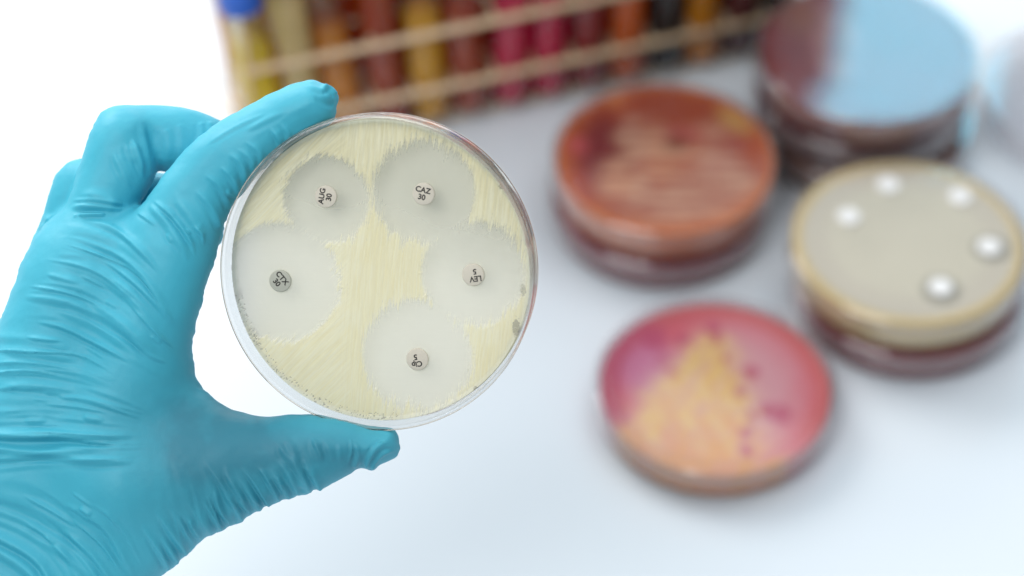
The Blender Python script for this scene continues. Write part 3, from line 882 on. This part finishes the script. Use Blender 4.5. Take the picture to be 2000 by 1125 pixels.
# ---- folds of the glove: each is a ridge laid along a curve -------------
STEP = 1.5; X0, Y0 = -290, 130
MW, MH = int((810-X0)/STEP), int((1345-Y0)/STEP)
mxg, myg = np.meshgrid(X0+np.arange(MW)*STEP, Y0+np.arange(MH)*STEP, indexing='ij')
maps = {'f': np.zeros((MW, MH)), 'b': np.zeros((MW, MH))}
def stroke(which, pts, w, amp, t0=0.15, t1=0.15, n=5):
    P = spl(pts, n, closed=False)
    x0, y0 = P.min(0)-w*3; x1, y1 = P.max(0)+w*3
    i0, i1 = max(0, int((x0-X0)/STEP)), min(MW, int((x1-X0)/STEP)+2)
    j0, j1 = max(0, int((y0-Y0)/STEP)), min(MH, int((y1-Y0)/STEP)+2)
    if i1 <= i0 or j1 <= j0: return
    X = mxg[i0:i1, j0:j1]; Y = myg[i0:i1, j0:j1]
    bd = np.full(X.shape, 1e9); bt = np.zeros(X.shape); bs = np.zeros(X.shape)
    m = len(P)-1
    for i in range(m):
        a = P[i]; e = P[i+1]-a; L2 = max((e**2).sum(), 1e-6)
        t = np.clip(((X-a[0])*e[0]+(Y-a[1])*e[1])/L2, 0, 1)
        dx = X-a[0]-t*e[0]; dy = Y-a[1]-t*e[1]
        d = np.hypot(dx, dy)
        mm = d < bd
        bd = np.where(mm, d, bd); bt = np.where(mm, (i+t)/m, bt); bs = np.where(mm, np.sign(e[0]*dy-e[1]*dx), bs)
    tp = 1.0
    if t0 > 0: tp = tp*sstep(0, t0, bt)
    if t1 > 0: tp = tp*(1-sstep(1-t1, 1, bt))
    wl = w*(0.55+0.45*tp)
    # ridge with a tighter valley along one flank
    v = np.exp(-(bd/wl)**1.7) - 0.45*np.exp(-((bd*bs-1.5*wl)/(0.75*wl))**2)
    maps[which][i0:i1, j0:j1] += amp*tp*v
def family(which, A, B, n, w, amp, jit=4, rs=0.25, t0=0.3, t1=0.35):
    A = np.array(A, float); B = np.array(B, float)
    for k in range(n):
        t = (k+0.5+random.uniform(-0.35, 0.35))/n
        P = A*(1-t)+B*t
        P = P+np.array([[random.uniform(-jit, jit), random.uniform(-jit, jit)] for _ in range(len(P))])
        # random sub-length
        a = random.uniform(0, rs); b = 1-random.uniform(0, rs)
        Q_ = spl(P, 6, closed=False); m = len(Q_)
        Q_ = Q_[int(a*m):max(int(b*m), int(a*m)+3)]
        stroke(which, Q_[::3] if len(Q_) > 8 else Q_, w*random.uniform(0.5, 1.5), amp*random.choice([0.3, 0.5, 0.8, 1.1, 1.5]), t0, t1, n=2)
# long diagonals over the back of the hand towards the web
family('f', [(95,478),(180,500),(270,560),(330,640),(352,690)], [(10,640),(100,640),(200,680),(280,730),(350,760)], 10, 9, 0.75, rs=0.35)
family('f', [(130,425),(200,432),(262,470),(320,540),(362,600)], [(95,478),(180,500),(270,560),(330,640),(352,690)], 5, 8, 0.55, rs=0.3)
# level folds at the left
family('f', [(-60,650),(60,655),(160,680),(260,730)], [(-80,930),(40,915),(150,905),(280,905)], 12, 9, 0.8, rs=0.25, t1=0.35)
stroke('f', [(-60,846),(60,850),(160,853),(275,850)], 9, 0.9, 0, 0.3)
stroke('f', [(-60,872),(60,880),(160,896),(268,902)], 9, 0.9, 0, 0.3)
# bottom left drapes
family('f', [(-60,915),(60,935),(150,972),(205,1035),(240,1100),(262,1150)], [(-80,1040),(0,1085),(60,1130),(90,1180),(100,1230),(110,1260)], 7, 12, 1.1, rs=0.15, t0=0.0)
family('f', [(150,960),(230,1010),(270,1080),(300,1140)], [(60,1060),(120,1100),(170,1150),(200,1200)], 6, 8, 0.6)
# ribs below the thumb
for k in range(17):
    t = k/16
    ex = 622-(622-330)*t; ey = 952+(1118-952)*t
    L = random.uniform(70, 130)*(0.75+0.35*math.sin(PI*t))
    dx = -0.50-0.1*random.random()
    stroke('f', [(ex+dx*L*1.1, ey-L), (ex+dx*L*0.55, ey-L*0.6), (ex+dx*0.15*L, ey-L*0.25), (ex+6, ey+8)], random.uniform(5.5, 9), random.uniform(0.45, 1.0), 0.45, 0.0)
family('f', [(300,900),(330,990),(345,1060),(360,1100)], [(450,870),(470,930),(490,960),(500,1000)], 6, 8, 0.4, t0=0.4)
# finer creases between the big folds
family('f', [(110,450),(190,466),(270,510),(335,600),(356,650)], [(30,600),(110,600),(200,640),(285,700),(352,735)], 18, 4, 0.34, jit=8, rs=0.7)
family('f', [(-20,640),(60,640),(170,670),(290,760)], [(-40,880),(60,870),(160,870),(300,870)], 18, 4, 0.34, jit=7, rs=0.7)
family('f', [(60,900),(140,940),(215,1000),(250,1090)], [(0,1010),(60,1040),(120,1090),(160,1160)], 12, 4.5, 0.40, jit=7, rs=0.6)
family('f', [(262,420),(300,450),(340,500),(366,560)], [(345,380),(380,415),(405,450),(420,480)], 10, 3.5, 0.28, jit=5, rs=0.6)
family('f', [(420,960),(450,985),(470,1008)], [(600,870),(625,915),(640,945)], 14, 3.5, 0.30, jit=5, rs=0.4)
family('f', [(330,1010),(345,1050),(352,1090)], [(430,940),(450,980),(462,1010)], 8, 4, 0.35, jit=5, rs=0.4)
# thumb tip
stroke('f', [(760,862),(738,872),(722,893),(716,915)], 5, 0.55, 0.3, 0.1)
stroke('f', [(775,880),(752,885),(735,900),(726,918)], 4, 0.45, 0.3, 0.1)
stroke('f', [(690,860),(700,885),(692,915)], 5, 0.45, 0.4, 0.1)
family('f', [(600,850),(625,890),(640,940)], [(690,850),(690,880),(680,920)], 5, 5, 0.35, t0=0.4)
family('f', [(520,850),(545,890),(560,940)], [(610,850),(630,890),(640,930)], 5, 6, 0.25, t0=0.4)
# index finger
stroke('f', [(528,250),(545,270),(556,300)], 6, 0.6, 0.4, 0); stroke('f', [(548,240),(565,262),(574,292)], 6, 0.45, 0.4, 0)
stroke('f', [(478,276),(506,296),(520,334)], 6, 0.55, 0.4, 0); stroke('f', [(446,300),(470,318),(484,362)], 7, 0.6, 0.4, 0)
stroke('f', [(462,290),(490,310),(500,345)], 6, 0.4, 0.4, 0)
stroke('f', [(430,325),(452,345),(468,378)], 6, 0.5, 0.4, 0); stroke('f', [(440,370),(452,380),(470,386)], 5, 0.5, 0.3, 0)
stroke('f', [(400,340),(430,365),(450,405)], 6, 0.5, 0.4, 0); stroke('f', [(380,370),(410,400),(430,440)], 7, 0.5, 0.4, 0)
family('f', [(275,415),(310,445),(345,500),(368,555)], [(330,360),(370,395),(400,445),(415,485)], 6, 7, 0.5, rs=0.2)
family('f', [(370,300),(450,250),(540,205),(600,180)], [(420,340),(480,290),(560,240),(640,215)], 4, 7, 0.18, rs=0.4)
stroke('f', [(600,166),(625,176),(640,172)], 5, 0.3, 0.3, 0.2); stroke('f', [(628,172),(645,172),(658,184)], 5, 0.8, 0.15, 0.1)
stroke('f', [(612,186),(630,200),(652,206)], 6, -0.3, 0.3, 0.1)
# middle finger and the ones behind
family('b', [(140,372),(190,375),(235,392),(262,404)], [(128,430),(180,425),(225,425),(262,420)], 5, 7, 0.7, rs=0.2)
family('b', [(222,300),(240,340),(266,398)], [(262,262),(282,310),(290,370)], 4, 6, 0.55, t0=0.4)
stroke('b', [(284,240),(294,268),(306,310),(310,334)], 10, -0.45, 0.5, 0.0); stroke('b', [(272,236),(282,268),(292,312)], 8, 0.2, 0.4, 0.4)
stroke('b', [(322,250),(330,280),(326,320)], 9, 0.15); stroke('b', [(392,238),(396,262),(380,300)], 8, 0.2); stroke('b', [(408,236),(412,262),(400,290)], 7, 0.2); stroke('b', [(350,240),(356,270),(350,320)], 9, 0.12)
family('b', [(88,400),(110,440),(150,455)], [(60,490),(90,520),(130,540)], 4, 7, 0.7)
family('b', [(60,480),(52,510),(50,540)], [(90,470),(80,510),(70,560)], 3, 7, 0.6)
# family directions carried over the whole hand by faint random creases
family('f', [(-60,700),(60,690),(200,720),(320,800)], [(-60,900),(60,900),(200,900),(330,880)], 16, 4, 0.20, jit=7, rs=0.6)

def samp(mp, x, y):
    u = np.clip((x-X0)/STEP, 0, MW-1.01); v = np.clip((y-Y0)/STEP, 0, MH-1.01)
    i = u.astype(int); j = v.astype(int); fu = u-i; fv = v-j
    return mp[i, j]*(1-fu)*(1-fv)+mp[i+1, j]*fu*(1-fv)+mp[i, j+1]*(1-fu)*fv+mp[i+1, j+1]*fu*fv
disp = 1.4*(samp(maps['f'], ppx, ppy)*(1-bf)+samp(maps['b'], ppx, ppy)*bf)
face = sstep(-0.05, 0.55, no[:, 2])
# soft unevenness everywhere, and cross folds on the far side
un = (fbm(ppx*0.012+4, ppy*0.012+co[:, 2]*40, 4)-0.5)*1.1
cross = (fbm(ppx*0.01, ppy*0.05+co[:, 2]*60, 3)-0.5)*1.2
# near the dish nothing may swell into it
Vd = (co-off) @ M3.T*1000
keep = sstep(0.0, 1.6, np.maximum(np.hypot(Vd[:, 0], Vd[:, 1])-45.2, np.maximum(Vd[:, 2]-0.25, -13.7-Vd[:, 2])))
co = co+no*((disp*face+un*0.6+cross*(1-face))*keep)[:, None]/1000.0
hand_org = at_depth(-60, 1150, ZD+0.012)
wco = co @ CRn.T+np.array([0, 0, H])-np.array(hand_org)
hm.vertices.foreach_set('co', wco.ravel())
# stretched rubber with skin showing through, plus palm and thumb shading painted darker
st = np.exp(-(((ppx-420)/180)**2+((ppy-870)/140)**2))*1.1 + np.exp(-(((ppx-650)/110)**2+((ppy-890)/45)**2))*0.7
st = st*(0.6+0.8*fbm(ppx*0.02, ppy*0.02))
a = hm.attributes.new('stretch_shade', 'FLOAT', 'POINT'); a.data.foreach_set('value', np.clip(st, 0, 1))
hm.update()
person = empty('person', hand_org)
tag(person, 'hand in a wrinkled turquoise rubber glove pinching the cream dish between finger and thumb', 'gloved hand')
hm.materials.clear()
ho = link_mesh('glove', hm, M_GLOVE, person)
print('hand verts', nv)
